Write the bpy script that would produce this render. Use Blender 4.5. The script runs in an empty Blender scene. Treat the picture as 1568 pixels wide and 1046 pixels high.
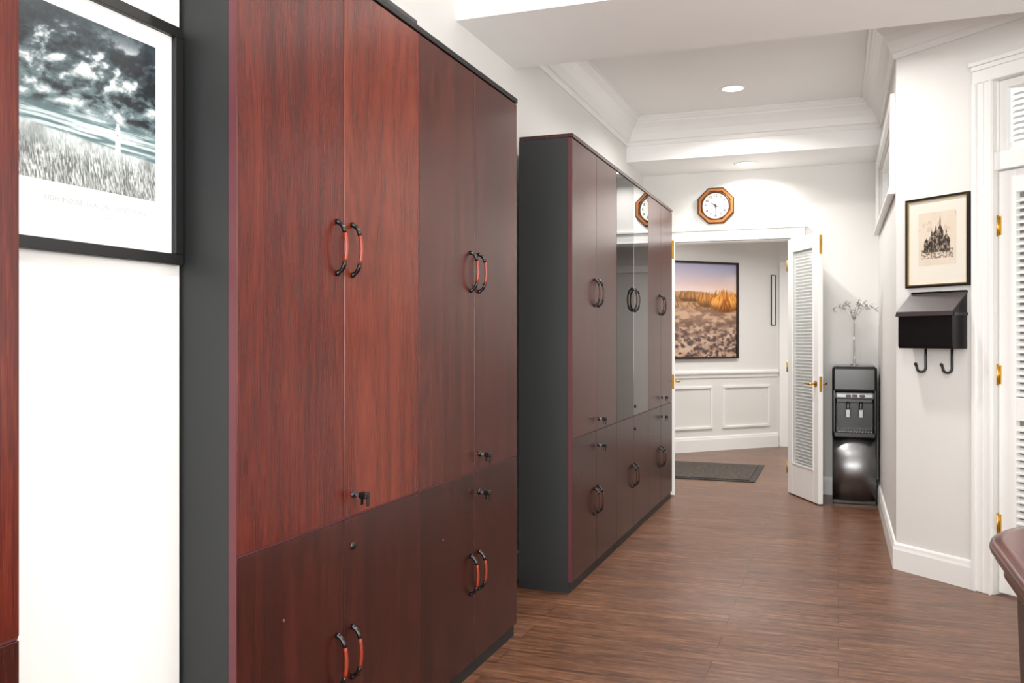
import bpy, bmesh, math, numpy as np
from mathutils import Vector, Matrix
C=bpy.context.scene.collection
bpy.context.scene.view_settings.view_transform='Standard'
H=1.228
# ---------------------------------------------------------------- materials
def lin(c):
    return tuple(((v/255)/12.92 if v/255<=0.04045 else ((v/255+0.055)/1.055)**2.4) for v in c)
def mat(name,rgb,rough=0.5,metal=0.0,bump=0.0,bscale=200,ior=None,emit=0,var=0.0,vscale=3.0):
    m=bpy.data.materials.new(name); m.use_nodes=True
    nt=m.node_tree; b=nt.nodes['Principled BSDF']
    c=lin(rgb)
    b.inputs['Base Color'].default_value=(*c,1); b.inputs['Roughness'].default_value=rough
    b.inputs['Metallic'].default_value=metal
    if ior: b.inputs['IOR'].default_value=ior
    if emit:
        b.inputs['Emission Color'].default_value=(1,0.97,0.92,1); b.inputs['Emission Strength'].default_value=emit
    tc=nt.nodes.new('ShaderNodeTexCoord')
    n=nt.nodes.new('ShaderNodeTexNoise'); n.inputs['Scale'].default_value=vscale; n.inputs['Detail'].default_value=4
    nt.links.new(tc.outputs['Object'],n.inputs['Vector'])
    if var>0:
        r=nt.nodes.new('ShaderNodeValToRGB')
        r.color_ramp.elements[0].position=.3; r.color_ramp.elements[1].position=.7
        r.color_ramp.elements[0].color=(*[v*(1-var) for v in c],1); r.color_ramp.elements[1].color=(*[min(1,v*(1+var)) for v in c],1)
        nt.links.new(n.outputs['Fac'],r.inputs['Fac']); nt.links.new(r.outputs['Color'],b.inputs['Base Color'])
    if bump>0:
        n2=nt.nodes.new('ShaderNodeTexNoise'); n2.inputs['Scale'].default_value=bscale
        nt.links.new(tc.outputs['Object'],n2.inputs['Vector'])
        bp=nt.nodes.new('ShaderNodeBump'); bp.inputs['Strength'].default_value=bump; bp.inputs['Distance'].default_value=.002
        nt.links.new(n2.outputs['Fac'],bp.inputs['Height']); nt.links.new(bp.outputs['Normal'],b.inputs['Normal'])
    return m
M={}
M['wall']=mat('wall_paint',(230,229,226),.6,bump=.05,var=.01)
M['ceil']=mat('ceiling_paint',(247,247,246),.7,var=.006)
M['trim']=mat('trim_paint',(243,243,241),.35,var=.008)
M['char']=mat('charcoal_laminate',(25,28,28),.5,bump=.15,bscale=500,var=.06)
M['black']=mat('black_plastic',(10,10,11),.22,var=.1)
M['blackmatte']=mat('black_frame',(13,13,13),.45,var=.1)
M['redbar']=mat('red_handle',(132,44,24),.3,var=.1)
M['bronzebar']=mat('bronze_handle',(74,34,25),.3,var=.1)
M['brass']=mat('brass',(214,168,70),.22,1.0,var=.05)
M['steel']=mat('brushed_steel',(136,136,137),.34,1.0,var=.12,vscale=8)
M['silver']=mat('silver_plastic',(140,140,142),.3,.6,var=.05)
M['glassblk']=mat('black_glass',(4,4,5),.03,ior=1.32,var=.1)
M['glassblk2']=mat('black_mirror_glass',(8,8,9),.015,ior=3.4,var=.1)
M['matboard']=mat('mat_board',(232,232,230),.6,var=.01)
M['cream']=mat('cream_mat',(228,223,210),.7,var=.02)
M['gold']=mat('gold_fillet',(170,140,70),.3,.8,var=.1)
M['oak']=mat('oak',(160,100,48),.32,var=.3,vscale=14)
M['oakdark']=mat('oak_dark_edge',(80,44,20),.35,var=.2,vscale=12)
M['clockface']=mat('clock_face',(226,225,220),.5,var=.01)
M['brown']=mat('dark_picture_frame',(44,30,28),.4,var=.2)
M['chrome']=mat('chrome',(190,190,190),.12,1.0,var=.02)
M['mail']=mat('mailbox_enamel',(12,11,12),.38,bump=.2,bscale=400,var=.1)
M['lidsheen']=mat('mailbox_lid_painted_sheen',(60,50,52),.38,bump=.2,bscale=400,var=.1)  # brownish sheen of the lid painted in as a lighter colour
M['lamp']=mat('lamp_emitter',(255,255,255),.5,emit=9)
M['ink']=mat('caption_ink',(176,176,176),.7,var=.05)
M['tabledark']=mat('table_leg_laminate',(22,14,16),.3,var=.1)
M['slat']=mat('blind_slat',(220,221,219),.5,var=.01)
M['louvershade']=mat('louver_shade_grey',(128,127,124),.7,var=.02)  # grey standing in for the shade between louvers
M['dark']=mat('shadow_interior',(8,8,8),.6,var=.1)
M['edge']=mat('door_edge_band',(84,38,44),.4,var=.1)

def wood(name,dark,mid,light,rough=.27,spread=.22):
    m=bpy.data.materials.new(name); m.use_nodes=True; nt=m.node_tree; b=nt.nodes['Principled BSDF']
    L=nt.links.new; N=nt.nodes.new
    tc=N('ShaderNodeTexCoord'); oi=N('ShaderNodeObjectInfo')
    mul=N('ShaderNodeVectorMath'); mul.operation='SCALE'; mul.inputs[0].default_value=(13,7,9); L(oi.outputs['Random'],mul.inputs['Scale'])
    add=N('ShaderNodeVectorMath'); L(tc.outputs['Object'],add.inputs[0]); L(mul.outputs[0],add.inputs[1])
    mp=N('ShaderNodeMapping'); mp.inputs['Scale'].default_value=(3.6,3.6,.5); L(add.outputs[0],mp.inputs['Vector'])
    n1=N('ShaderNodeTexNoise'); n1.inputs['Scale'].default_value=1.3; n1.inputs['Detail'].default_value=1; n1.inputs['Distortion'].default_value=.2; L(mp.outputs[0],n1.inputs['Vector'])
    mm=N('ShaderNodeMath'); mm.operation='MULTIPLY'; mm.inputs[1].default_value=95; L(n1.outputs['Fac'],mm.inputs[0])
    sn=N('ShaderNodeMath'); sn.operation='SINE'; L(mm.outputs[0],sn.inputs[0])
    mr=N('ShaderNodeMapRange'); mr.inputs[1].default_value=-1; mr.inputs[2].default_value=1; L(sn.outputs[0],mr.inputs[0])
    def fine(sx,sz,det=3):
        q=N('ShaderNodeMapping'); q.inputs['Scale'].default_value=(sx,sx,sz); L(add.outputs[0],q.inputs['Vector'])
        n=N('ShaderNodeTexNoise'); n.inputs['Scale'].default_value=1.0; n.inputs['Detail'].default_value=det; n.inputs['Roughness'].default_value=.6; L(q.outputs[0],n.inputs['Vector']); return n
    n2=fine(330,12,2); n3=fine(16,.8,2)
    def mix(a,b_,f):
        x=N('ShaderNodeMix'); x.data_type='FLOAT'; x.inputs[0].default_value=f; L(a,x.inputs[2]); L(b_,x.inputs[3]); return x.outputs[0]
    v=mix(mr.outputs[0],n2.outputs['Fac'],.90); v=mix(v,n3.outputs['Fac'],.36); v=mix(v,n1.outputs['Fac'],.15)
    r=N('ShaderNodeValToRGB'); e=r.color_ramp.elements
    e[0].position=.33; e[0].color=(*lin(dark),1); e[1].position=.68; e[1].color=(*lin(light),1)
    k=e.new(.5); k.color=(*lin(mid),1); L(v,r.inputs['Fac'])
    hs=N('ShaderNodeHueSaturation'); mr2=N('ShaderNodeMapRange'); mr2.inputs[3].default_value=1-spread; mr2.inputs[4].default_value=1+spread
    L(oi.outputs['Random'],mr2.inputs[0]); L(mr2.outputs[0],hs.inputs['Value']); L(r.outputs['Color'],hs.inputs['Color'])
    L(hs.outputs['Color'],b.inputs['Base Color'])
    b.inputs['Roughness'].default_value=rough
    return m
M['wood']=wood('mahogany_laminate',(44,11,7),(76,23,14),(102,38,23),spread=.06)
M['woodB']=wood('mahogany_laminate_bright',(60,18,10),(96,34,19),(124,52,31),spread=.05)
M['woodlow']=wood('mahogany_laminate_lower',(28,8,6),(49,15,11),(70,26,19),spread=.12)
M['wood2']=wood('mahogany_laminate_cool',(42,14,10),(68,25,18),(92,39,29),spread=.12)
M['woodtop']=wood('mahogany_table',(50,18,17),(74,29,26),(94,42,38),.2)

def floor_mat():
    m=bpy.data.materials.new('floor_planks'); m.use_nodes=True; nt=m.node_tree; b=nt.nodes['Principled BSDF']
    L=nt.links.new; N=nt.nodes.new
    tc=N('ShaderNodeTexCoord')
    br=N('ShaderNodeTexBrick'); br.inputs['Scale'].default_value=1; br.inputs['Brick Width'].default_value=1.22; br.inputs['Row Height'].default_value=.15
    br.inputs['Mortar Size'].default_value=.0013; br.inputs['Mortar Smooth'].default_value=.1; br.offset=.37
    br.inputs['Color1'].default_value=(0,0,0,1); br.inputs['Color2'].default_value=(1,1,1,1); br.inputs['Mortar'].default_value=(.5,.5,.5,1)
    L(tc.outputs['Object'],br.inputs['Vector'])
    bw=N('ShaderNodeRGBToBW'); L(br.outputs['Color'],bw.inputs[0])
    ml=N('ShaderNodeMath'); ml.operation='MULTIPLY'; ml.inputs[1].default_value=40; L(bw.outputs[0],ml.inputs[0])
    cx=N('ShaderNodeCombineXYZ'); L(ml.outputs[0],cx.inputs[0]); L(ml.outputs[0],cx.inputs[2])
    def nz(sx,sy,det,rg,dist):
        mp=N('ShaderNodeMapping'); mp.inputs['Scale'].default_value=(sx,sy,1); L(tc.outputs['Object'],mp.inputs['Vector'])
        ad=N('ShaderNodeVectorMath'); L(mp.outputs[0],ad.inputs[0]); L(cx.outputs[0],ad.inputs[1])
        n=N('ShaderNodeTexNoise'); n.inputs['Scale'].default_value=1; n.inputs['Detail'].default_value=det; n.inputs['Roughness'].default_value=rg; n.inputs['Distortion'].default_value=dist; L(ad.outputs[0],n.inputs['Vector']); return n
    n=nz(3.2,38,6,.7,.8); nb=nz(10,190,3,.6,.2)
    mixn=N('ShaderNodeMix'); mixn.data_type='FLOAT'; mixn.inputs[0].default_value=.5; L(n.outputs['Fac'],mixn.inputs[2]); L(nb.outputs['Fac'],mixn.inputs[3])
    r=N('ShaderNodeValToRGB'); e=r.color_ramp.elements
    e[0].position=.36; e[0].color=(*lin((56,34,24)),1); e[1].position=.66; e[1].color=(*lin((150,108,80)),1)
    k=e.new(.5); k.color=(*lin((103,67,47)),1); L(mixn.outputs[0],r.inputs['Fac'])
    hs=N('ShaderNodeHueSaturation'); mr=N('ShaderNodeMapRange'); mr.inputs[3].default_value=.88; mr.inputs[4].default_value=1.14
    L(bw.outputs[0],mr.inputs[0]); L(mr.outputs[0],hs.inputs['Value']); L(r.outputs[0],hs.inputs['Color'])
    mx=N('ShaderNodeMix'); mx.data_type='RGBA'; L(br.outputs['Fac'],mx.inputs[0]); L(hs.outputs[0],mx.inputs[6]); mx.inputs[7].default_value=(*lin((44,26,19)),1)
    L(mx.outputs[2],b.inputs['Base Color']); b.inputs['Roughness'].default_value=.33
    bp=N('ShaderNodeBump'); bp.inputs['Strength'].default_value=.12; bp.inputs['Distance'].default_value=.002; L(mixn.outputs[0],bp.inputs['Height']); L(bp.outputs[0],b.inputs['Normal'])
    return m
M['floor']=floor_mat()
def mat_rug():
    m=mat('doormat_weave',(62,58,54),.9,bump=.8,bscale=120)
    nt=m.node_tree; b=nt.nodes['Principled BSDF']; tc=nt.nodes.new('ShaderNodeTexCoord')
    v=nt.nodes.new('ShaderNodeTexVoronoi'); v.inputs['Scale'].default_value=38; nt.links.new(tc.outputs['Object'],v.inputs['Vector'])
    r=nt.nodes.new('ShaderNodeValToRGB'); r.color_ramp.elements[0].color=(*lin((26,21,18)),1); r.color_ramp.elements[1].color=(*lin((92,80,72)),1)
    nt.links.new(v.outputs['Distance'],r.inputs['Fac']); nt.links.new(r.outputs[0],b.inputs['Base Color']); return m
M['rug']=mat_rug()
def vmat(name,rough):
    m=bpy.data.materials.new(name); m.use_nodes=True; b=m.node_tree.nodes['Principled BSDF']
    a=m.node_tree.nodes.new('ShaderNodeVertexColor'); a.layer_name='Col'
    m.node_tree.links.new(a.outputs['Color'],b.inputs['Base Color']); b.inputs['Roughness'].default_value=rough
    return m
M['print']=vmat('art_print',.35)
def glass_mat():
    m=bpy.data.materials.new('door_glass'); m.use_nodes=True; nt=m.node_tree; b=nt.nodes['Principled BSDF']
    b.inputs['Base Color'].default_value=(.72,.75,.74,1); b.inputs['Roughness'].default_value=.02; b.inputs['Alpha'].default_value=.18
    return m
M['glass']=glass_mat()

# ---------------------------------------------------------------- helpers
def obj(name,me,parent=None,mats=()):
    o=bpy.data.objects.new(name,me); C.objects.link(o)
    for m in mats: me.materials.append(M[m])
    if parent: o.parent=parent
    return o
def group(name,loc,rz=0):
    e=bpy.data.objects.new(name,None); e.empty_display_size=.1; C.objects.link(e); e.location=loc; e.rotation_euler=(0,0,math.radians(rz)); return e
def frompy(name,v,f,m,parent=None,smooth=False):
    me=bpy.data.meshes.new(name); me.from_pydata([tuple(p) for p in v],[],f)
    bm=bmesh.new(); bm.from_mesh(me); bmesh.ops.recalc_face_normals(bm,faces=bm.faces); bm.to_mesh(me); bm.free()
    if smooth:
        for p in me.polygons: p.use_smooth=True
    return obj(name,me,parent,[m])
def boxes(name,bl,m,parent=None,bevel=0,seg=2):
    v=[];f=[]
    for (x0,x1,y0,y1,z0,z1) in bl:
        b=len(v)
        v+=[(x0,y0,z0),(x1,y0,z0),(x1,y1,z0),(x0,y1,z0),(x0,y0,z1),(x1,y0,z1),(x1,y1,z1),(x0,y1,z1)]
        f+=[tuple(b+i for i in q) for q in [(0,3,2,1),(4,5,6,7),(0,1,5,4),(1,2,6,5),(2,3,7,6),(3,0,4,7)]]
    o=frompy(name,v,f,m,parent)
    if bevel:
        md=o.modifiers.new('bev','BEVEL'); md.width=bevel; md.segments=seg; md.limit_method='ANGLE'
    return o
def box(name,x0,x1,y0,y1,z0,z1,m,parent=None,bevel=0,seg=2):
    return boxes(name,[(x0,x1,y0,y1,z0,z1)],m,parent,bevel,seg)
def prisms(name,pl,m,parent=None):
    v=[];f=[]
    for pts,z0,z1 in pl:
        b=len(v);n=len(pts)
        v+=[(p[0],p[1],z0) for p in pts]+[(p[0],p[1],z1) for p in pts]
        f.append(tuple(b+i for i in range(n)));f.append(tuple(b+n+i for i in range(n)))
        for i in range(n): j=(i+1)%n; f.append((b+i,b+j,b+n+j,b+n+i))
    return frompy(name,v,f,m,parent)
def sweep(name,path,prof,side,m,parent=None):
    n=len(path); nor=[]
    P=[Vector(p) for p in path]
    for i in range(n):
        ds=[]
        if i>0: ds.append((P[i]-P[i-1]).normalized())
        if i<n-1: ds.append((P[i+1]-P[i]).normalized())
        ns=[Vector((-d.y,d.x))*side for d in ds]
        if len(ns)==2:
            a=(ns[0]+ns[1]).normalized(); nor.append(a/ a.dot(ns[0]))
        else: nor.append(ns[0])
    v=[];f=[];k=len(prof)
    for i in range(n):
        for o,z in prof: q=P[i]+nor[i]*o; v.append((q.x,q.y,z))
    for i in range(n-1):
        for j in range(k):
            j2=(j+1)%k; f.append((i*k+j,i*k+j2,(i+1)*k+j2,(i+1)*k+j))
    f.append(tuple(range(k))); f.append(tuple((n-1)*k+j for j in range(k)))
    return frompy(name,v,f,m,parent)
def tube(name,pts,rad,m,parent=None,seg=10,closed=True):
    P=[Vector(p) for p in pts]; n=len(P)
    if not hasattr(rad,'__len__'): rad=[rad]*n
    v=[];f=[];up=None
    for i in range(n):
        t=(P[min(i+1,n-1)]-P[max(i-1,0)]).normalized()
        if up is None:
            up=Vector((0,0,1)) if abs(t.z)<.9 else Vector((1,0,0))
        a=(up-t*up.dot(t)).normalized(); b=t.cross(a); up=a
        for k in range(seg):
            an=2*math.pi*k/seg; v.append(P[i]+(a*math.cos(an)+b*math.sin(an))*rad[i])
    for i in range(n-1):
        for k in range(seg):
            k2=(k+1)%seg; f.append((i*seg+k,i*seg+k2,(i+1)*seg+k2,(i+1)*seg+k))
    f.append(tuple(range(seg))); f.append(tuple((n-1)*seg+k for k in range(seg)))
    return frompy(name,v,f,m,parent,smooth=True)
def lathe(name,prof,m,parent=None,seg=32,axis='z',c=(0,0,0)):
    v=[];f=[];k=len(prof)
    for i in range(seg):
        a=2*math.pi*i/seg
        for r,z in prof:
            if axis=='z': v.append((c[0]+r*math.cos(a),c[1]+r*math.sin(a),c[2]+z))
            else: v.append((c[0]+r*math.cos(a),c[1]+z,c[2]+r*math.sin(a)))
    for i in range(seg):
        i2=(i+1)%seg
        for j in range(k-1): f.append((i*k+j,i2*k+j,i2*k+j+1,i*k+j+1))
    o=frompy(name,v,f,m,parent,smooth=True); return o
# ---------------------------------------------------------------- picture painting
rng=np.random.RandomState(7); TAB=rng.rand(256,256)
def vn(x,y):
    xi=np.floor(x).astype(int); yi=np.floor(y).astype(int); fx=x-xi; fy=y-yi
    fx=fx*fx*(3-2*fx); fy=fy*fy*(3-2*fy)
    g=lambda a,b: TAB[a%256,b%256]
    return (g(xi,yi)*(1-fx)+g(xi+1,yi)*fx)*(1-fy)+(g(xi,yi+1)*(1-fx)+g(xi+1,yi+1)*fx)*fy
def fbm(x,y,o=5):
    s=0;a=.5;t=0
    for i in range(o): s=s+a*vn(x*2**i+i*17,y*2**i+i*31); t+=a; a*=.55
    return s/t
def mixc(a,b,t): return a*(1-t[...,None])+b*t[...,None]
def sm(a,b,x): t=np.clip((x-a)/(b-a),0,1); return t*t*(3-2*t)
A=lambda *c: np.array(c,float)
def print_grid(name,x0,x1,z0,z1,y,nx,nz,fn,parent):
    us=np.linspace(0,1,nx);vs=np.linspace(0,1,nz); U,V=np.meshgrid(us,vs)
    col=np.clip(fn(U,V),0,255)/255; col=np.where(col<=.04045,col/12.92,((col+.055)/1.055)**2.4)
    verts=[(x0+(x1-x0)*u,y,z0+(z1-z0)*w) for w in vs for u in us]
    faces=[(j*nx+i,j*nx+i+1,(j+1)*nx+i+1,(j+1)*nx+i) for j in range(nz-1) for i in range(nx-1)]
    me=bpy.data.meshes.new(name); me.from_pydata(verts,[],faces)
    ca=me.color_attributes.new('Col','FLOAT_COLOR','POINT')
    arr=np.ones((nx*nz,4),dtype=np.float32); arr[:,:3]=col.reshape(-1,3); ca.data.foreach_set('color',arr.ravel())
    return obj(name,me,parent,['print'])
def seascape(U,V):
    z=0*U[...,None]
    base=mixc(A(104,122,125)+z,A(48,60,66)+z,sm(.40,.95,V))
    # rotated domain removes the grid look of the value noise
    a,b=U*.82+V*.57, V*.82-U*.57
    wx=fbm(a*5,b*7,4)*.9
    c=.5*fbm(a*9+3+wx,b*15+1-wx,7)+.5*fbm(U*7+wx+11,V*16+wx+5,7)
    s=mixc(base,A(30,34,37)+z,sm(.52,.38,c)*sm(.34,.5,V)*(1-sm(.78,1,V)*.65))
    cl=sm(.50,.64,c)*sm(.34,.46,V)*(1-sm(.84,.98,V)*.8)
    s=mixc(s,A(212,217,217)+z,cl*.95)
    s=s+((fbm(a*60,b*60,4)-.5)*22)[...,None]
    st=fbm(U*4,V*80,3)
    hz=sm(.47,.38,V); s=mixc(s,mixc(A(86,110,114)+z,A(196,208,208)+z,sm(.35,.65,st)),hz*.9)
    hl=.32-.08*U+.012*fbm(U*12,U*0,3)
    g=fbm(U*210+V*26,V*34,3); g2=fbm(U*14,V*9,3)
    gr=mixc(A(84,90,88)+z,A(206,210,208)+z,sm(.24,.76,g))
    gr=mixc(gr,A(198,207,207)+z,sm(.12,.28,V)*.75)
    gr=mixc(gr,A(70,74,72)+z,sm(.5,.68,g2)*.3)
    gm=sm(-.008,.012,hl-V); s=mixc(s,gr,gm)
    lw=np.where((np.abs(U-.72)<.018-.05*(V-.3)*.6)&(V>.25)&(V<.41),1.,0.); s=mixc(s,A(240,240,240)+z,lw)
    cap=np.where((np.abs(U-.72)<.010)&(V>=.41)&(V<.432),1.,0.); s=mixc(s,A(210,214,214)+z,cap)
    win=np.where((np.abs(U-.718)<.004)&(np.abs(V-.36)<.008),1.,0.); s=mixc(s,A(90,90,92)+z,win)
    return s
def beach(U,V):
    z=0*U[...,None]
    s=mixc(A(242,206,186)+z,A(176,178,206)+z,sm(.70,.98,V)); s=mixc(s,A(206,194,212)+z,(1-U)*.5)
    s=mixc(s,A(250,236,230)+z,sm(.45,.8,fbm(U*2,V*6,3))*.4)
    hl=.675+.025*np.sin(U*4+.5)
    ga=fbm(U*60+V*30,V*30,3)
    gr=mixc(A(138,98,68)+z,A(206,162,118)+z,sm(.3,.7,ga))
    s=mixc(s,gr,sm(-.01,.01,hl-V))
    sd=fbm(U*9,V*26,5); sc=mixc(A(138,106,88)+z,A(206,170,142)+z,sm(.34,.66,sd))
    f1=fbm(U*24+9,V*46,2); near=sm(.50,.10,V)
    sc=mixc(sc,A(74,62,66)+z,sm(.48,.64,f1)*near*.9)
    sc=mixc(sc,A(218,200,190)+z,sm(.50,.30,f1)*near*.4)
    s=mixc(s,sc,sm(-.03,.03,.53-.05*U+.03*fbm(U*8,U*0,3)-V))
    def clump(s,u0,v0,ru,rv,dark,light,k):
        du=(U-u0)/ru; dv=(V-v0)/rv
        hair=(fbm(U*170-V*110*du+k,V*9+k,1)-.5)*.5*sm(-.2,.6,dv)+(fbm(U*9+k,V*9,2)-.5)*.25
        r=np.sqrt(du**2+dv**2)+hair
        tx=fbm(U*100-V*70*du+k,V*12,3)
        c=mixc(A(*dark)+z,A(*light)+z,sm(.28,.68,tx)); c=mixc(c,A(*dark)*.6+z,sm(.1,-.9,dv)*.8)
        return mixc(s,c,sm(1.06,.82,r))
    s=clump(s,.32,.645,.20,.055,(132,88,46),(204,152,92),3)
    s=clump(s,.56,.615,.17,.085,(146,90,40),(226,160,88),11)
    s=clump(s,.84,.59,.24,.125,(166,84,20),(252,182,88),29)
    return s
def etching(U,V):
    z=0*U[...,None]
    s=A(228,215,198)+z*1.0; s=mixc(s,A(214,199,181)+z,fbm(U*4,V*4,3)*.6)
    prof=np.full_like(U,.30)
    def put(u0,w,h,taper=0):
        nonlocal prof
        d=np.abs(U-u0); hh=np.where(d<w,h-taper*d/w,0); prof=np.maximum(prof,hh)
    put(.50,.34,.50,.03); put(.36,.09,.60,.10); put(.58,.085,.78,.16);put(.46,.07,.68,.08);put(.74,.09,.58,.10);put(.22,.07,.52,.08);put(.58,.022,.92,.12);put(.36,.02,.68,.08);put(.74,.018,.66,.06);put(.47,.018,.76,.06)
    b=(V<prof)&(V>.24)&(np.abs(U-.49)<.36)
    n=fbm(U*30,V*26,3); col=.5+.5*np.sin(U*120); ink=mixc(A(40,35,32)+z,A(176,160,142)+z,np.clip(sm(.45,.68,n)*.8+col*.18,0,1))
    s=mixc(s,ink,b*.95)
    gmask=(V<.30)&(V>.12)&(np.abs(U-.5)<.42); s=mixc(s,A(96,84,74)+z,gmask*sm(.42,.6,fbm(U*34,V*60,3))*.75)
    sky=(V>.6)*sm(.62,.7,fbm(U*7,V*9+5,4))*.25; s=mixc(s,A(170,150,130)+z,sky)
    return s

# ================================================================= ROOM SHELL
XL=-1.55; XR=.29; YB=7.45; ZC=2.92; ZS=2.6
ph=math.radians(42); ux,uy=math.cos(ph),-math.sin(ph)
def P(s,o=0): return (XR+ux*s+math.sin(ph)*o, 5.17+uy*s+math.cos(ph)*o)   # o outward (away from room)
S1=1.4; PX,PY=P(S1)
box('floor',-3,3,-2.8,11,-.1,0,'floor')
box('ceiling',-1.7,1.6,-2.7,6.81,ZC,ZC+.1,'ceil')
boxes('ceiling_soffit',[(XL,XR,6.81,YB,ZS,ZC+.1)],'ceil')
box('ceiling_beam',XL,1.31,3.52,4.25,ZS,ZC,'ceil')
box('ceiling_hall',-2.75,1.35,YB+.12,10.7,ZS,ZS+.1,'ceil')
boxes('wall_left',[(XL-.12,XL,-2.7,YB,0,ZC)],'wall')
box('wall_left_pier',XL,-1.40,1.10,1.630,0,ZC,'wall')
boxes('wall_back',[(-2.75,-1.45,YB,YB+.12,0,ZS),(-.36,1.35,YB,YB+.12,0,ZS),(-1.45,-.36,YB,YB+.12,2.03,ZS)],'wall')
prisms('wall_right',[([(XR,5.17),(.41,5.22),(.41,YB),(XR,YB)],0,2.08),([(XR,5.17),(.41,5.22),(.41,YB),(XR,YB)],2.5,ZC),
  ([(XR,5.17),(.41,5.22),(.41,5.32),(XR,5.32)],2.08,2.5),([(XR,7.25),(.41,7.25),(.41,YB),(XR,YB)],2.08,2.5)],'wall')
DA,DB=.552,1.252; ZT=2.465
prisms('wall_angled',[([P(0),P(DA),P(DA,.12),(.41,5.22)],0,ZC),([P(DB),P(S1),P(S1,.12),P(DB,.12)],0,ZC),
  ([P(DA),P(DB),P(DB,.12),P(DA,.12)],ZT,ZC)],'wall')
boxes('wall_right_near',[(PX,PX+.12,-2.7,PY-.02,0,.8),(PX,PX+.12,-2.7,PY-.02,2.4,ZC),(PX,PX+.12,3.0,PY-.02,.8,2.4),(PX,PX+.12,-2.7,-1.2,.8,2.4)],'wall')
boxes('wall_front',[(XL,PX,-2.7,-2.58,0,.6),(XL,PX,-2.7,-2.58,2.5,ZC),(XL,XL+.3,-2.7,-2.58,.6,2.5),(PX-.3,PX,-2.7,-2.58,.6,2.5)],'wall')
K=11.21
prisms('wall_hall_angled',[([(-2.62,K-2.62),(-.65,10.56),(-.65,10.72),(-2.75,K-2.6)],0,ZS)],'wall')
box('wall_hall_far',-.65,1.35,10.56,10.68,0,ZS,'wall')
box('wall_hall_left',-2.75,-2.62,YB+.12,K-2.62,0,ZS,'wall')
box('wall_hall_right',1.2,1.35,YB+.12,10.56,0,ZS,'wall')

def crownprof(z,h=.2,p=.135):
    q=[(0,-1),(.09,-1),(.13,-.93),(.13,-.86),(.22,-.83),(.26,-.74),(.34,-.58),(.50,-.40),(.68,-.28),(.74,-.25),(.74,-.19),(.84,-.15),(.90,-.08),(1,-.06),(1,-.004),(0,-.004)]
    return [(a*p,z+b*h) for a,b in q]
cp=crownprof(ZC)
sweep('trim_1',[(XL,4.25),(XL,6.81),(XR,6.81),P(0),P(1.2)],cp,-1,'trim')
sweep('trim_2',[(XL,-2.5),(XL,3.52),(1.3,3.52)],cp,-1,'trim')
bp=lambda h=.14:[(0,0),(.018,0),(.018,h-.035),(.014,h-.022),(.012,h-.008),(.006,h),(0,h)]
sweep('baseboard_right',[(XR,YB),P(0),P(.447)],bp(),-1,'trim')
sweep('baseboard_left',[(XL,1.66),(XL,YB)],[(0,0),(.012,0),(.012,.13),(0,.14)],-1,'trim')
sweep('baseboard_back',[(-.25,YB),(XR-.02,YB)],bp(),-1,'trim')
sweep('baseboard_hall',[(-2.6,K-2.6),(-.65,10.56)],bp(.16),-1,'trim')
sweep('trim_3',[(-2.6,K-2.6),(-.655,10.555)],[(0,.80),(.012,.80),(.016,.83),(.032,.845),(.032,.865),(.01,.878),(0,.878)],-1,'trim')
g=group('trim_4',(-.65,10.56,0),45)
def panelbox(x0,x1,z0,z1,nm):
    w=.028
    boxes(nm,[(x0,x1,-.016,0,z0,z0+w),(x0,x1,-.016,0,z1-w,z1),(x0,x0+w,-.016,0,z0+w,z1-w),(x1-w,x1,-.016,0,z0+w,z1-w)],'trim',g,.005)
panelbox(-.78,-.12,.24,.71,'panel_mould_1'); panelbox(-1.62,-.92,.24,.71,'panel_mould_2'); panelbox(-2.4,-1.76,.24,.71,'panel_mould_3')
boxes('trim_5',[(-.63,-.53,10.535,10.56,0,2.1),(-.53,.35,10.535,10.56,2.02,2.1),(.35,.45,10.535,10.56,0,2.1)],'trim',None,.004)
boxes('trim_6',[(-.36,-.25,YB-.022,YB,0,2.03),(XL+.004,-.25,YB-.022,YB,2.03,2.115),(XL+.004,-.235,YB-.035,YB,2.115,2.135),(XL+.004,-.25,YB-.028,YB,2.03,2.042),
   (-1.545,-1.45,YB-.022,YB,.0,2.03),(-.372,-.36,YB,YB+.12,0,2.03),(-1.45,-1.438,YB,YB+.12,0,2.03),(-1.45,-.36,YB,YB+.12,2.018,2.03)],'trim',None,.003)

# ================================================================= CABINETS
def bow(g,x,zc,nm,out=.030,hl=.066,bar='redbar'):
    pts=[];n=20
    for i in range(n+1):
        a=math.pi*i/n; pts.append((x,-out*math.sin(a)**.75 if 0<i<n else 0.0,zc-hl*math.cos(a)))
    k=6
    tube(nm+'_end_1',[(x,.0,zc-hl-.003),(x,-.006,zc-hl-.002)]+pts[1:k+1],[.0075,.0075]+[.0060]*k,'black',g)
    tube(nm+'_end_2',pts[n-k:n]+[(x,-.006,zc+hl+.002),(x,0,zc+hl+.003)],[.0060]*k+[.0075,.0075],'black',g)
    tube(nm+'_bar',pts[k:n-k+1],.0052,bar,g)
def lock(g,x,z,nm,key=True):
    lathe(nm+'_lock',[(0,-.006),(.009,-.006),(.011,0)],'black',g,16,'y',(x,0,z))
    if key:
        boxes(nm+'_key_blade',[(x-.0012,x+.0012,-.022,-.004,z-.004,z+.004)],'steel',g)
        boxes(nm+'_key_head',[(x-.011,x+.011,-.046,-.020,z-.009,z+.009)],'black',g,.004)
        boxes(nm+'_key_spare',[(x+.004,x+.020,-.040,-.036,z-.032,z-.008),(x-.012,x+.002,-.030,-.027,z-.026,z-.008)],'black',g,.0015)
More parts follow.
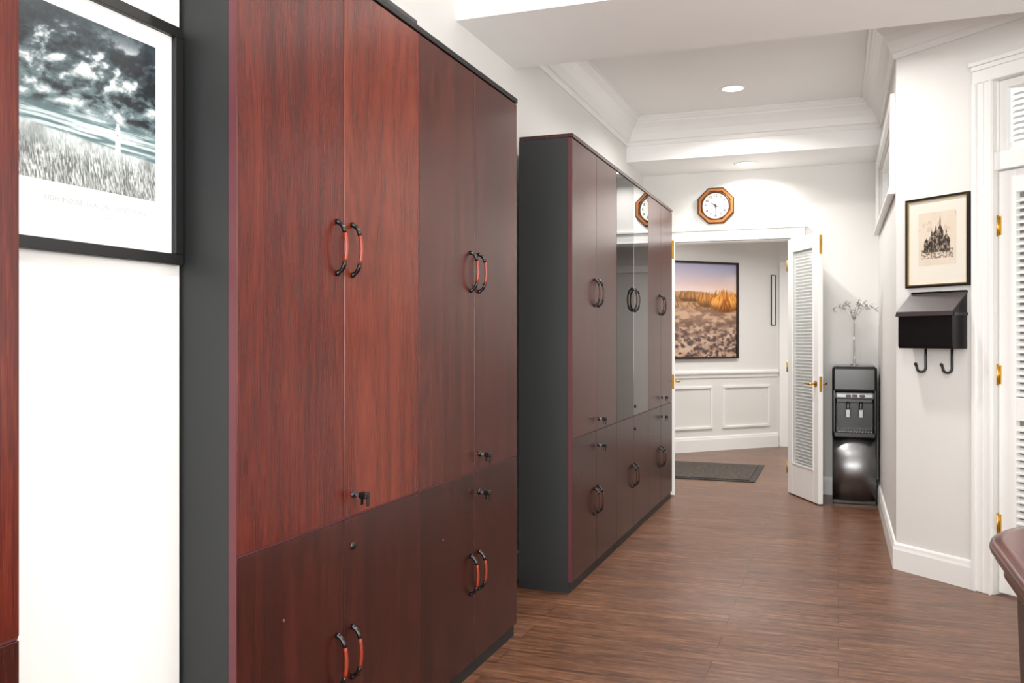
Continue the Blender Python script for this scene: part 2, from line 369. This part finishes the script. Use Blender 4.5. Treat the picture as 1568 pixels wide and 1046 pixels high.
def cabinet(name,xf,y0,depth=.285,upper=('wood','wood'),lower='woodlow',cap='blackmatte',key=(True,True),bar='redbar'):
    g=group(name,(xf,y0,0),90); w=.914; D=depth
    box('plinth',.006,w-.006,.012,D,0,.05,'char',g)
    boxes('carcass',[(.0,.019,.0215,D,.0,2.2),(w-.019,w,.0215,D,.0,2.2),(.019,w-.019,D-.01,D,.05,2.2),(.019,w-.019,.0215,D-.01,.05,.07),(.019,w-.019,.0215,D-.01,.728,.752),(.019,w-.019,.0215,D-.01,2.18,2.2)],'char',g)
    box('painted_shade_block',.02,w-.02,.03,D-.011,.071,.727,'dark',g)  # near-black block stands in for shade inside the lower cabinet
    box('top_cap',-.0,w+.0,-.004,D,2.2,2.22,cap,g,.003)
    h=w/2
    for i in range(2):
        a=.002+i*h; b=(i+1)*h-.002
        box('upper_door_%d'%(i+1),a,b,0,.0205,.744,2.196,upper[i],g,.0018)
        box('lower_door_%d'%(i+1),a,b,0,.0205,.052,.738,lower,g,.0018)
    boxes('edge_band',[(0.0,.0019,.0005,.021,.05,2.199),(.002,w-.002,.003,.02,.7385,.7435)],'edge',g)
    for i,sx in enumerate((-.038,.04)):
        bow(g,h+sx,1.47,'upper_handle_%d'%(i+1),bar=bar); bow(g,h+sx,.372,'lower_handle_%d'%(i+1),bar=bar)
    lock(g,h+.05,.80,'upper',key[0]); lock(g,h+.045,.66,'lower',key[1])
    lathe('cam_stud',[(0,-.002),(.004,-.002),(.005,0)],'edge',g,12,'y',(.18,0,.55))
    return g
cabinet('storage_cabinet',-1.25,1.637,upper=('wood','woodB'),key=(True,False))
cabinet('storage_cabinet',-1.25,1.637+.9145,upper=('wood2','wood2'),key=(True,True))
cabinet('storage_cabinet',-1.25,.170,key=(False,False))
cabinet('storage_cabinet',-1.205,4.125,.272,upper=('wood2','wood2'),cap='woodlow',key=(True,True),bar='bronzebar')
cabinet('storage_cabinet',-1.205,4.125+.9145,.272,upper=('glassblk','glassblk2'),cap='woodlow',key=(False,False),bar='bronzebar')
cabinet('storage_cabinet',-1.205,4.125+1.829,.272,upper=('wood2','wood2'),cap='woodlow',key=(True,True),bar='bronzebar')
g=group('document_tray',(-1.27,1.95,2.22),90)
box('base',0,.63,.0,.25,0,.006,'black',g,.003)
boxes('rim',[(0,.63,0,.006,.006,.03),(0,.63,.244,.25,.006,.03),(0,.006,.006,.244,.006,.03),(.624,.63,.006,.244,.006,.03)],'black',g,.002)

# ================================================================= PICTURES
def frame_parts(g,w,h,fw,fd,fm,mattex):
    boxes('frame',[(-w/2,w/2,-fd,-.001,-h/2,-h/2+fw),(-w/2,w/2,-fd,-.001,h/2-fw,h/2),(-w/2,-w/2+fw,-fd,-.001,-h/2+fw,h/2-fw),(w/2-fw,w/2,-fd,-.001,-h/2+fw,h/2-fw)],fm,g,.0015)
    box('mat_board',-w/2+fw*.8,w/2-fw*.8,-.008,-.002,-h/2+fw*.8,h/2-fw*.8,mattex,g)
def text(g,nm,body,size,loc,m):
    cu=bpy.data.curves.new(nm,'FONT'); cu.body=body; cu.size=size; cu.align_x='CENTER'
    o=bpy.data.objects.new(nm,cu); C.objects.link(o); o.parent=g; o.location=loc; o.rotation_euler=(math.pi/2,0,0); cu.materials.append(M[m]); return o
g=group('framed_seascape_print',(-1.40,1.358,1.657),90)
frame_parts(g,.524,.53,.024,.02,'blackmatte','matboard')
print_grid('print',-.195,.188,-.132,.202,-.0085,420,380,seascape,g)
text(g,'caption','LIGHTHOUSE  BEACON,  SANDSTONE',.015,(.03,-.0088,-.168),'ink')
text(g,'caption_small','coastal  photograph',.009,(.03,-.0088,-.186),'ink')
W=.95
cxp=-1.057-.7071*W/2; cyp=K+cxp
g=group('framed_beach_print',(cxp+.001,cyp-.001,1.537),45)
frame_parts(g,W,1.06,.022,.03,'brown','blackmatte')
print_grid('print',-W/2+.02,W/2-.02,-.51,.51,-.0085,300,300,beach,g)
g=group('narrow_wall_frame',(-.700+.001,K-.700-.001,1.665),45)
frame_parts(g,.066,.57,.008,.014,'blackmatte','matboard')

q=P(.2525)
g=group('framed_cathedral_etching',(q[0]-.0007,q[1]-.0007,1.722),-42)
frame_parts(g,.365,.462,.011,.018,'blackmatte','cream')
boxes('fillet',[(-.172,.172,-.0165,-.009,-.2205,-.2155),(-.172,.172,-.0165,-.009,.2155,.2205),(-.172,-.167,-.0165,-.009,-.2155,.2155),(.167,.172,-.0165,-.009,-.2155,.2155)],'gold',g)
print_grid('print',-.108,.108,-.118,.152,-.0085,180,220,etching,g)

# ================================================================= CLOCK
g=group('wall_clock',(-.944,YB,2.318),0)
def ngon(n,r,off): return [(r*math.cos(2*math.pi*(i+off)/n),r*math.sin(2*math.pi*(i+off)/n)) for i in range(n)]
R=.160
def octring(nm,rings,m):
    v=[];f=[]
    for r,y in rings:
        for x,z in ngon(8,r,.5): v.append((x,y,z))
    for k in range(len(rings)-1):
        for i in range(8): a,b=k*8+i,k*8+(i+1)%8; f.append((a,b,b+8,a+8))
    frompy(nm,v,f,m,g)
octring('dark_edge',[(R,-.001),(R,-.024),(R-.008,-.030),(R-.009,-.02)],'oakdark')
octring('oak_frame',[(R-.0075,-.022),(R-.012,-.036),(R-.03,-.036),(R-.036,-.028)],'oak')
lathe('bezel_base',[(0,-.025),(.128,-.025),(.128,-.002)],'oak',g,48,'y')
lathe('dark_ring',[(.106,-.024),(.106,-.034),(.115,-.036),(.118,-.024)],'oakdark',g,64,'y')
lathe('face',[(0,-.027),(.108,-.027)],'clockface',g,64,'y')
for i in range(12):
    a=math.pi/2-2*math.pi*(i+1)/12
    o=text(g,'numeral_%d'%(i+1),str(i+1),.03,(.082*math.cos(a),-.0275,.082*math.sin(a)),'black'); o.data.align_y='CENTER'; o.data.offset=.0008
bl=[]
for i in range(60):
    a=2*math.pi*i/60; bl.append((.100*math.cos(a)-.001,.100*math.cos(a)+.001,-.028,-.0272,.100*math.sin(a)-.001,.100*math.sin(a)+.001))
boxes('minute_ticks',bl,'black',g)
def hand(nm,ang,l,w):
    a=math.radians(90-ang); d=Vector((math.cos(a),0,math.sin(a))); p=Vector((-d.z,0,d.x)); y=Vector((0,-.030,0))
    q=[y-d*.015+p*w,y-d*.015-p*w,y+d*l-p*w*.3,y+d*l+p*w*.3]; q+= [k+Vector((0,-.0015,0)) for k in q]
    frompy(nm,q,[(0,1,2,3),(4,5,6,7),(0,1,5,4),(1,2,6,5),(2,3,7,6),(3,0,4,7)],'black',g)
hand('hour_hand',306,.05,.004); hand('minute_hand',178,.078,.003)
lathe('hub',[(0,-.034),(.006,-.034),(.006,-.027)],'black',g,16,'y')

# ================================================================= FRENCH DOORS
def leaf(name,hx,hy,rz,w=.54):
    g=group(name,(hx,hy,.008),rz); t=.036; h=2.005; st=.085
    boxes('stiles_rails',[(0,st,0,t,0,h),(w-st,w,0,t,0,h),(st,w-st,0,t,h-.1,h),(st,w-st,0,t,0,.24)],'trim',g,.003)
    bd=.012
    for s_,yy in (('front',(-.004,.004)),('back',(t-.004,t+.004))):
        x0,x1,z0,z1=st-.004,w-st+.004,.236,h-.096
        boxes('bead_'+s_,[(x0,x1,yy[0],yy[1],z0,z0+bd),(x0,x1,yy[0],yy[1],z1-bd,z1),(x0,x0+bd,yy[0],yy[1],z0+bd,z1-bd),(x1-bd,x1,yy[0],yy[1],z0+bd,z1-bd)],'trim',g,.002)
    box('glass_pane',st,w-st,.006,.009,.24,h-.1,'glass',g)
    v=[];f=[];z=.26
    while z<h-.13:
        b=len(v); v+=[(st+.014,.012,z),(w-st-.014,.012,z),(w-st-.014,.028,z+.016),(st+.014,.028,z+.016)]; f.append((b,b+1,b+2,b+3)); z+=.025
    frompy('mini_blind_slats',v,f,'slat',g)
    box('blind_headrail',st+.012,w-st-.012,.011,.03,h-.12,h-.102,'slat',g)
    for s_,sg,y0 in (('front',-1,0),('back',1,t)):
        x=w-.045; z=.885
        lathe('rosette_'+s_,[(0,sg*.006),(.02,sg*.006),(.025,0)],'brass',g,20,'y',(x,y0,z))
        tube('lever_'+s_,[(x,y0,z),(x,y0+sg*.04,z),(x-.01,y0+sg*.05,z),(x-.05,y0+sg*.052,z+.004),(x-.09,y0+sg*.05,z-.002)],[.008,.008,.008,.007,.005],'brass',g)
    box('flush_bolt_plate',w,w+.002,.008,.028,h-.16,h-.02,'brass',g)
    box('latch_plate',w,w+.002,.008,.028,.83,.94,'brass',g)
    for k,z in enumerate((.2,1.0,1.8)): tube('hinge_%d'%(k+1),[(-.004,-.003,z-.045),(-.004,-.003,z+.045)],.006,'brass',g)
    return g
ang=math.degrees(math.atan2(6.933-7.41,-.136+.372))
leaf('door_1',-.378,7.405,ang)
ang2=math.degrees(math.atan2(6.935-7.40,-1.230+1.444))
leaf('door_2',-1.444,7.405,ang2,.515)

# ================================================================= LOUVER DOOR + TRANSOMS
g=group('door_3',(*P(DA,.03),.01),-42)
w=DB-DA-.01
st=.09
boxes('stiles_rails',[(.005,st,0,.035,0,2.02),(w-st,w,0,.035,0,2.02),(st,w-st,0,.035,1.91,2.02),(st,w-st,0,.035,.83,.94),(st,w-st,0,.035,0,.30)],'trim',g,.003)
def louvers(g,x0,x1,z0,z1,y0,y1,step,nm,m='trim',cov=.95,th=.006):
    v=[];f=[];z=z0
    while z<z1-step*.5:
        b=len(v)
        v+=[(x0,y0,z),(x1,y0,z),(x1,y1,z+step*cov),(x0,y1,z+step*cov),(x0,y0,z+th),(x1,y0,z+th),(x1,y1,z+step*cov+th),(x0,y1,z+step*cov+th)]
        f+=[tuple(b+i for i in q) for q in [(0,3,2,1),(4,5,6,7),(0,1,5,4),(1,2,6,5),(2,3,7,6),(3,0,4,7)]]
        z+=step
    return frompy(nm,v,f,m,g)
louvers(g,st,w-st,.945,1.90,.003,.029,.034,'upper_louvers','trim',.45,.008); louvers(g,st,w-st,.305,.82,.003,.029,.034,'lower_louvers','trim',.45,.008)
boxes('added_shade_panels',[(st,w-st,.0305,.034,.94,1.91),(st,w-st,.0305,.034,.30,.83)],'louvershade',g)  # panels added behind the slats to block white world and darken the gaps
for k,z in enumerate((.33,1.045,1.76)):
    tube('hinge_%d'%(k+1),[(.001,-.005,z-.05),(.001,-.005,z+.05)],.006,'brass',g); box('hinge_leaf_%d'%(k+1),.006,.018,-.0015,.0005,z-.045,z+.045,'brass',g)
g=group('trim_7',(*P(0),0),-42)
boxes('casing',[(DA-.1,DA-.0,-.02,0,0,ZT),(DB,DB+.1,-.02,0,0,ZT),(DA-.1,DB+.1,-.022,0,ZT,ZT+.085),(DA-.112,DB+.112,-.034,0,ZT+.085,ZT+.108)],'trim',g,.004)
boxes('casing_bead',[(DA-.1,DA-.078,-.028,-.02,0,ZT),(DA-.012,DA,-.026,-.02,0,ZT),(DA-.1,DB+.1,-.03,-.022,ZT+.062,ZT+.084),(DA-.045,DA-.04,-.023,-.02,0,ZT)],'trim',g,.003)
boxes('jamb',[(DA,DB,.0,.11,2.035,2.12),(DA,DA+.006,.02,.11,2.12,ZT),(DB-.006,DB,.02,.11,2.12,ZT)],'trim',g,.002)
g=group('window_1',(*P(0),0),-42)
x0,x1=DA+.007,DB-.007
boxes('sash',[(x0,x0+.04,.03,.06,2.121,ZT-.001),(x1-.04,x1,.03,.06,2.121,ZT-.001),(x0+.04,x1-.04,.03,.06,2.121,2.16),(x0+.04,x1-.04,.03,.06,ZT-.04,ZT-.001)],'trim',g,.003)
louvers(g,x0+.042,x1-.042,2.163,ZT-.042,.064,.088,.028,'blind_slats','slat',.6,.002)
g=group('window_2',(XR,7.25,0),-90)
L=7.25-5.32
boxes('sash',[(.0,.04,.02,.05,2.081,2.499),(L-.04,L,.02,.05,2.081,2.499),(.04,L-.04,.02,.05,2.081,2.12),(.04,L-.04,.02,.05,2.46,2.499),(L/2-.02,L/2+.02,.02,.05,2.12,2.46)],'trim',g,.003)
louvers(g,.042,L-.042,2.123,2.455,.055,.080,.028,'blind_slats','slat',.6,.002)
boxes('casing',[(-.07,0,-.025,-.001,2.03,2.56),(L,L+.07,-.025,-.001,2.03,2.56),(0,L,-.025,-.001,2.5,2.56),(0,L,-.025,-.001,2.03,2.08),(-.08,L+.08,-.04,-.001,2.012,2.03)],'trim',g,.004)
g=group('added_window_rear',(0,-2.6,0),0)  # unseen window, added to let light in behind the camera
boxes('sash',[(XL+.3,PX-.3,-.03,.03,.6,.65),(XL+.3,PX-.3,-.03,.03,2.45,2.5),(XL+.3,XL+.35,-.03,.03,.65,2.45),(PX-.35,PX-.3,-.03,.03,.65,2.45),(-.13,-.09,-.03,.03,.65,2.45)],'trim',g)
g=group('added_window_side',(PX+.06,0,0),0)  # unseen window, added to bring in light from the right
boxes('sash',[(-.03,.03,-1.2,3.0,.8,.85),(-.03,.03,-1.2,3.0,2.35,2.4),(-.03,.03,-1.2,-1.15,.85,2.35),(-.03,.03,2.95,3.0,.85,2.35),(-.03,.03,.88,.92,.85,2.35)],'trim',g)

# ================================================================= MAILBOX
g=group('wall_mailbox',(*P(.10,-.001),0),-42)
w=.315;d=.11;zb=1.178;zf=1.362;zt=1.462
def side(x0,x1,nm,pts,m):
    n=len(pts);v=[(x0,a,b) for a,b in pts]+[(x1,a,b) for a,b in pts]
    f=[tuple(range(n)),tuple(n+i for i in range(n))]+[(i,(i+1)%n,n+(i+1)%n,n+i) for i in range(n)]
    o=frompy(nm,v,f,m,g); md=o.modifiers.new('b','BEVEL'); md.width=.003; md.segments=2; return o
side(0,w,'box_body',[(0,zb),(-d+.006,zb),(-d,zb+.01),(-d,zf-.006),(0,zt-.008)],'mail')
side(-.005,w+.005,'lid',[(0,zt-.004),(-d-.006,zf-.004),(-d-.012,zf-.022),(-d-.015,zf-.02),(-d-.009,zf+.003),(0,zt+.004)],'lidsheen')
boxes('lid_side_flange',[(w+.0005,w+.005,-d*.95,-.002,zf-.02,zf-.005)],'lidsheen',g)
tube('hinge_rod',[(0,-.006,zt+.003),(w,-.006,zt+.003)],.004,'mail',g)
for k,x in enumerate((.085,.235)):
    pts=[(x,-.006,zb+.02),(x,-.006,zb-.05),(x,-.006,zb-.100)]
    for i in range(1,9):
        a=math.pi*i/8; pts.append((x-.014*(1-math.cos(a)),-.006-.016*(1-math.cos(a)),zb-.100-.022*math.sin(a)))
    pts.append((x-.031,-.040,zb-.085))
    tube('hook_%d'%(k+1),pts,[.0065]*len(pts),'mail',g)
    tube('hook_tip_%d'%(k+1),[(x-.029,-.039,zb-.092),(x-.033,-.042,zb-.080),(x-.036,-.044,zb-.074)],[.006,.009,.004],'mail',g)

# ================================================================= WATER COOLER
g=group('water_cooler',(.112,7.055,0),0); a=.157
box('base_foot',-a+.006,a-.006,.012,.325,0,.03,'black',g,.005)
v=[];f=[]
N_=24
for z in (.025,.488):
    for i in range(N_+1):
        t=-1+2*i/N_; v.append((a*t*.985,.035*abs(t)**2.6*1.0,z))
    v+=[(a*.985,.19,z),(-a*.985,.19,z)]
n=N_+3
f=[tuple(range(n)),tuple(n+i for i in range(n))]+[(i,(i+1)%n,n+(i+1)%n,n+i) for i in range(n)]
o=frompy('steel_cabinet',v,f,'steel',g)
for p in o.data.polygons: p.use_smooth=(len(p.vertices)==4 and abs(p.normal.y)>.3)
box('back_body',-a+.002,a-.002,.17,.33,.03,1.0,'black',g,.01,3)
box('side_cheek_1',-a,-a+.03,.004,.20,.49,1.0,'black',g,.012,3)
box('side_cheek_2',a-.03,a,.004,.20,.49,1.0,'black',g,.012,3)
box('head',-a,a,.0,.32,.832,1.018,'black',g,.02,4)
box('top_rim',-a+.015,a-.015,.02,.30,1.018,1.026,'silver',g,.004)
box('control_band',-a+.022,a-.022,-.014,.06,.780,.828,'silver',g,.014,3)
boxes('buttons',[(-.06,-.025,-.02,-.012,.795,.813),(-.015,.02,-.02,-.012,.795,.813),(.035,.07,-.02,-.012,.795,.813)],'black',g,.003)
box('head_under',-a+.03,a-.03,.03,.16,.75,.80,'black',g,.005)
for k,x in enumerate((-.045,.045)): tube('spout_%d'%(k+1),[(x,.04,.76),(x,.04,.715),(x,.035,.70)],[.013,.010,.008],'steel',g)
boxes('paddles',[(-.06,-.03,.03,.036,.64,.70),(.03,.06,.03,.036,.64,.70)],'silver',g,.004)
box('drip_tray',-a+.006,a-.006,-.016,.17,.49,.535,'black',g,.012,3)
boxes('drip_grille',[(-.11+i*.02,-.102+i*.02,.0,.15,.535,.539) for i in range(12)],'steel',g)
g=group('metal_twig_ornament',(.112,7.20,1.026),0)
lathe('base',[(0,0),(.03,0),(.03,.006),(.008,.012),(.006,.05),(.005,.3),(0,.3)],'chrome',g,20)
tube('stem',[(0,0,.25),(0,0,.40)],.0035,'chrome',g)
for k,(dx,dy,hz) in enumerate([(-.15,.0,.10),(.15,.02,.10),(-.09,-.04,.12),(.09,-.03,.12),(.03,.05,.13),(-.03,.03,.06)]):
    pts=[]
    for i in range(9):
        t=i/8; pts.append((dx*t,dy*t,.34+hz*math.sin(t*2.3)*1.1))
    tube('branch_%d'%(k+1),pts,.0025,'chrome',g,6)
    for i in (4,6,8):
        p=pts[i]
        for s_ in (-1,1):
            tube('leaf_%d_%d_%d'%(k+1,i,s_+1),[p,(p[0]+.006,p[1]+s_*.004,p[2]+s_*.008),(p[0]+.014,p[1]+s_*.006,p[2]+s_*.014),(p[0]+.022,p[1],p[2]+s_*.018)],[.001,.005,.005,.0008],'chrome',g,6)

# ================================================================= DOORMAT
g=group('doormat',(0,0,0),0)
box('rubber_border',-1.75,-.67,7.83,8.90,.0,.008,'blackmatte',g,.003)
box('woven_field',-1.70,-.72,7.88,8.85,.008,.014,'rug',g,.002)

# ================================================================= TABLE
g=group('conference_table',(0,0,0),0)
def outline(off,x0=.335,x1=1.24,y0=-.3,y1=2.70,r=.36):
    pts=[];x0+=off;x1-=off;y0+=off;y1-=off;r-=off
    for cx,cy,a0 in ((x1-r,y1-r,0),(x0+r,y1-r,90),(x0+r,y0+r,180),(x1-r,y0+r,270)):
        for i in range(17):
            an=math.radians(a0+90*i/16); pts.append((cx+r*math.cos(an),cy+r*math.sin(an)))
    return pts
prof=[(.035,.752),(.012,.750),(.003,.744),(0,.735),(.001,.727),(.008,.720),(.009,.714),(.014,.705),(.024,.695),(.03,.682),(.03,.668)]
v=[];f=[];n=68
for o_,z in prof: v+=[(x,y,z) for x,y in outline(o_)]
for k in range(len(prof)-1):
    for i in range(n): j=(i+1)%n; f.append((k*n+i,k*n+j,(k+1)*n+j,(k+1)*n+i))
f.append(tuple(range(n))); f.append(tuple((len(prof)-1)*n+i for i in range(n)))
o=frompy('table_top',v,f,'woodtop',g)
for p in o.data.polygons: p.use_smooth=len(p.vertices)==4
for k,(x,y) in enumerate(((.425,2.27),(1.12,2.27),(.425,.06),(1.12,.06))):
    v=[];f=[];pr=[(.026,0),(.026,.03),(.03,.05),(.035,.45),(.04,.60),(.04,.668)]
    for s_,z in pr: v+=[(x-s_,y-s_,z),(x+s_,y-s_,z),(x+s_,y+s_,z),(x-s_,y+s_,z)]
    for q in range(len(pr)-1):
        for i in range(4): j=(i+1)%4; f.append((q*4+i,q*4+j,q*4+4+j,q*4+4+i))
    f+= [(0,1,2,3),tuple(len(v)-4+i for i in range(4))]
    frompy('leg_%d'%(k+1),v,f,'tabledark',g)
boxes('apron',[(.46,1.10,2.26,2.28,.60,.668),(.46,1.10,.05,.07,.60,.668),(.445,.465,.10,2.23,.60,.668),(1.09,1.11,.10,2.23,.60,.668)],'tabledark',g)

# ================================================================= LIGHTS
def downlight(x,y,z,power):
    g=group('recessed_downlight',(x,y,z),0)
    lathe('trim_ring',[(.066,-.001),(.070,-.006),(.088,-.005),(.092,-.0005)],'trim',g,40)
    lathe('lens',[(0,-.003),(.067,-.003)],'lamp',g,40)
    la=bpy.data.lights.new('bulb','AREA'); la.shape='DISK'; la.size=.13; la.energy=power; la.color=(1,.97,.93); la.spread=math.radians(150)
    lo=bpy.data.objects.new('bulb',la); C.objects.link(lo); lo.parent=g; lo.location=(0,0,-.008)
downlight(-.67,6.16,ZC,22); downlight(-.68,7.17,ZS,10)
downlight(-.35,4.85,ZC,18); downlight(-.2,2.6,ZC,18); downlight(-.2,1.0,ZC,18); downlight(-.2,-.8,ZC,18)  # unseen downlights, added to light the room
downlight(-1.0,8.6,ZS,25); downlight(.2,9.2,ZS,21)  # hall lamps out of view, added to brighten the hall
def area(name,loc,rot,sx,sy,e,col=(1,1,1)):
    la=bpy.data.lights.new(name,'AREA'); la.shape='RECTANGLE'; la.size=sx; la.size_y=sy; la.energy=e; la.color=col
    lo=bpy.data.objects.new(name,la); C.objects.link(lo); lo.location=loc; lo.rotation_euler=rot; return lo
area('fill_light_rear',(-.1,-2.5,1.55),(math.radians(95),0,0),2.2,1.8,192,(1,.995,.98))  # fill lamp added at the unseen rear window, lights walls and ceiling
area('fill_light_side',(PX-.02,.9,1.6),(math.radians(90),0,math.radians(90)),4.0,1.5,56,(1,.995,.98))  # fill lamp added at the unseen side window, brightens the near cabinets
w=bpy.data.worlds.new('World'); bpy.context.scene.world=w; w.use_nodes=True
w.node_tree.nodes['Background'].inputs[0].default_value=(1,.995,.98,1); w.node_tree.nodes['Background'].inputs[1].default_value=1.3

# ================================================================= CAMERA
cam=bpy.data.cameras.new('camera'); co=bpy.data.objects.new('camera',cam); C.objects.link(co)
co.location=(0,0,H); co.rotation_euler=(math.radians(90),0,math.atan2(510,1390))
cam.sensor_width=36; cam.lens=1390/1600*36; cam.shift_y=-4.5/1600; cam.clip_start=.02
bpy.context.scene.camera=co
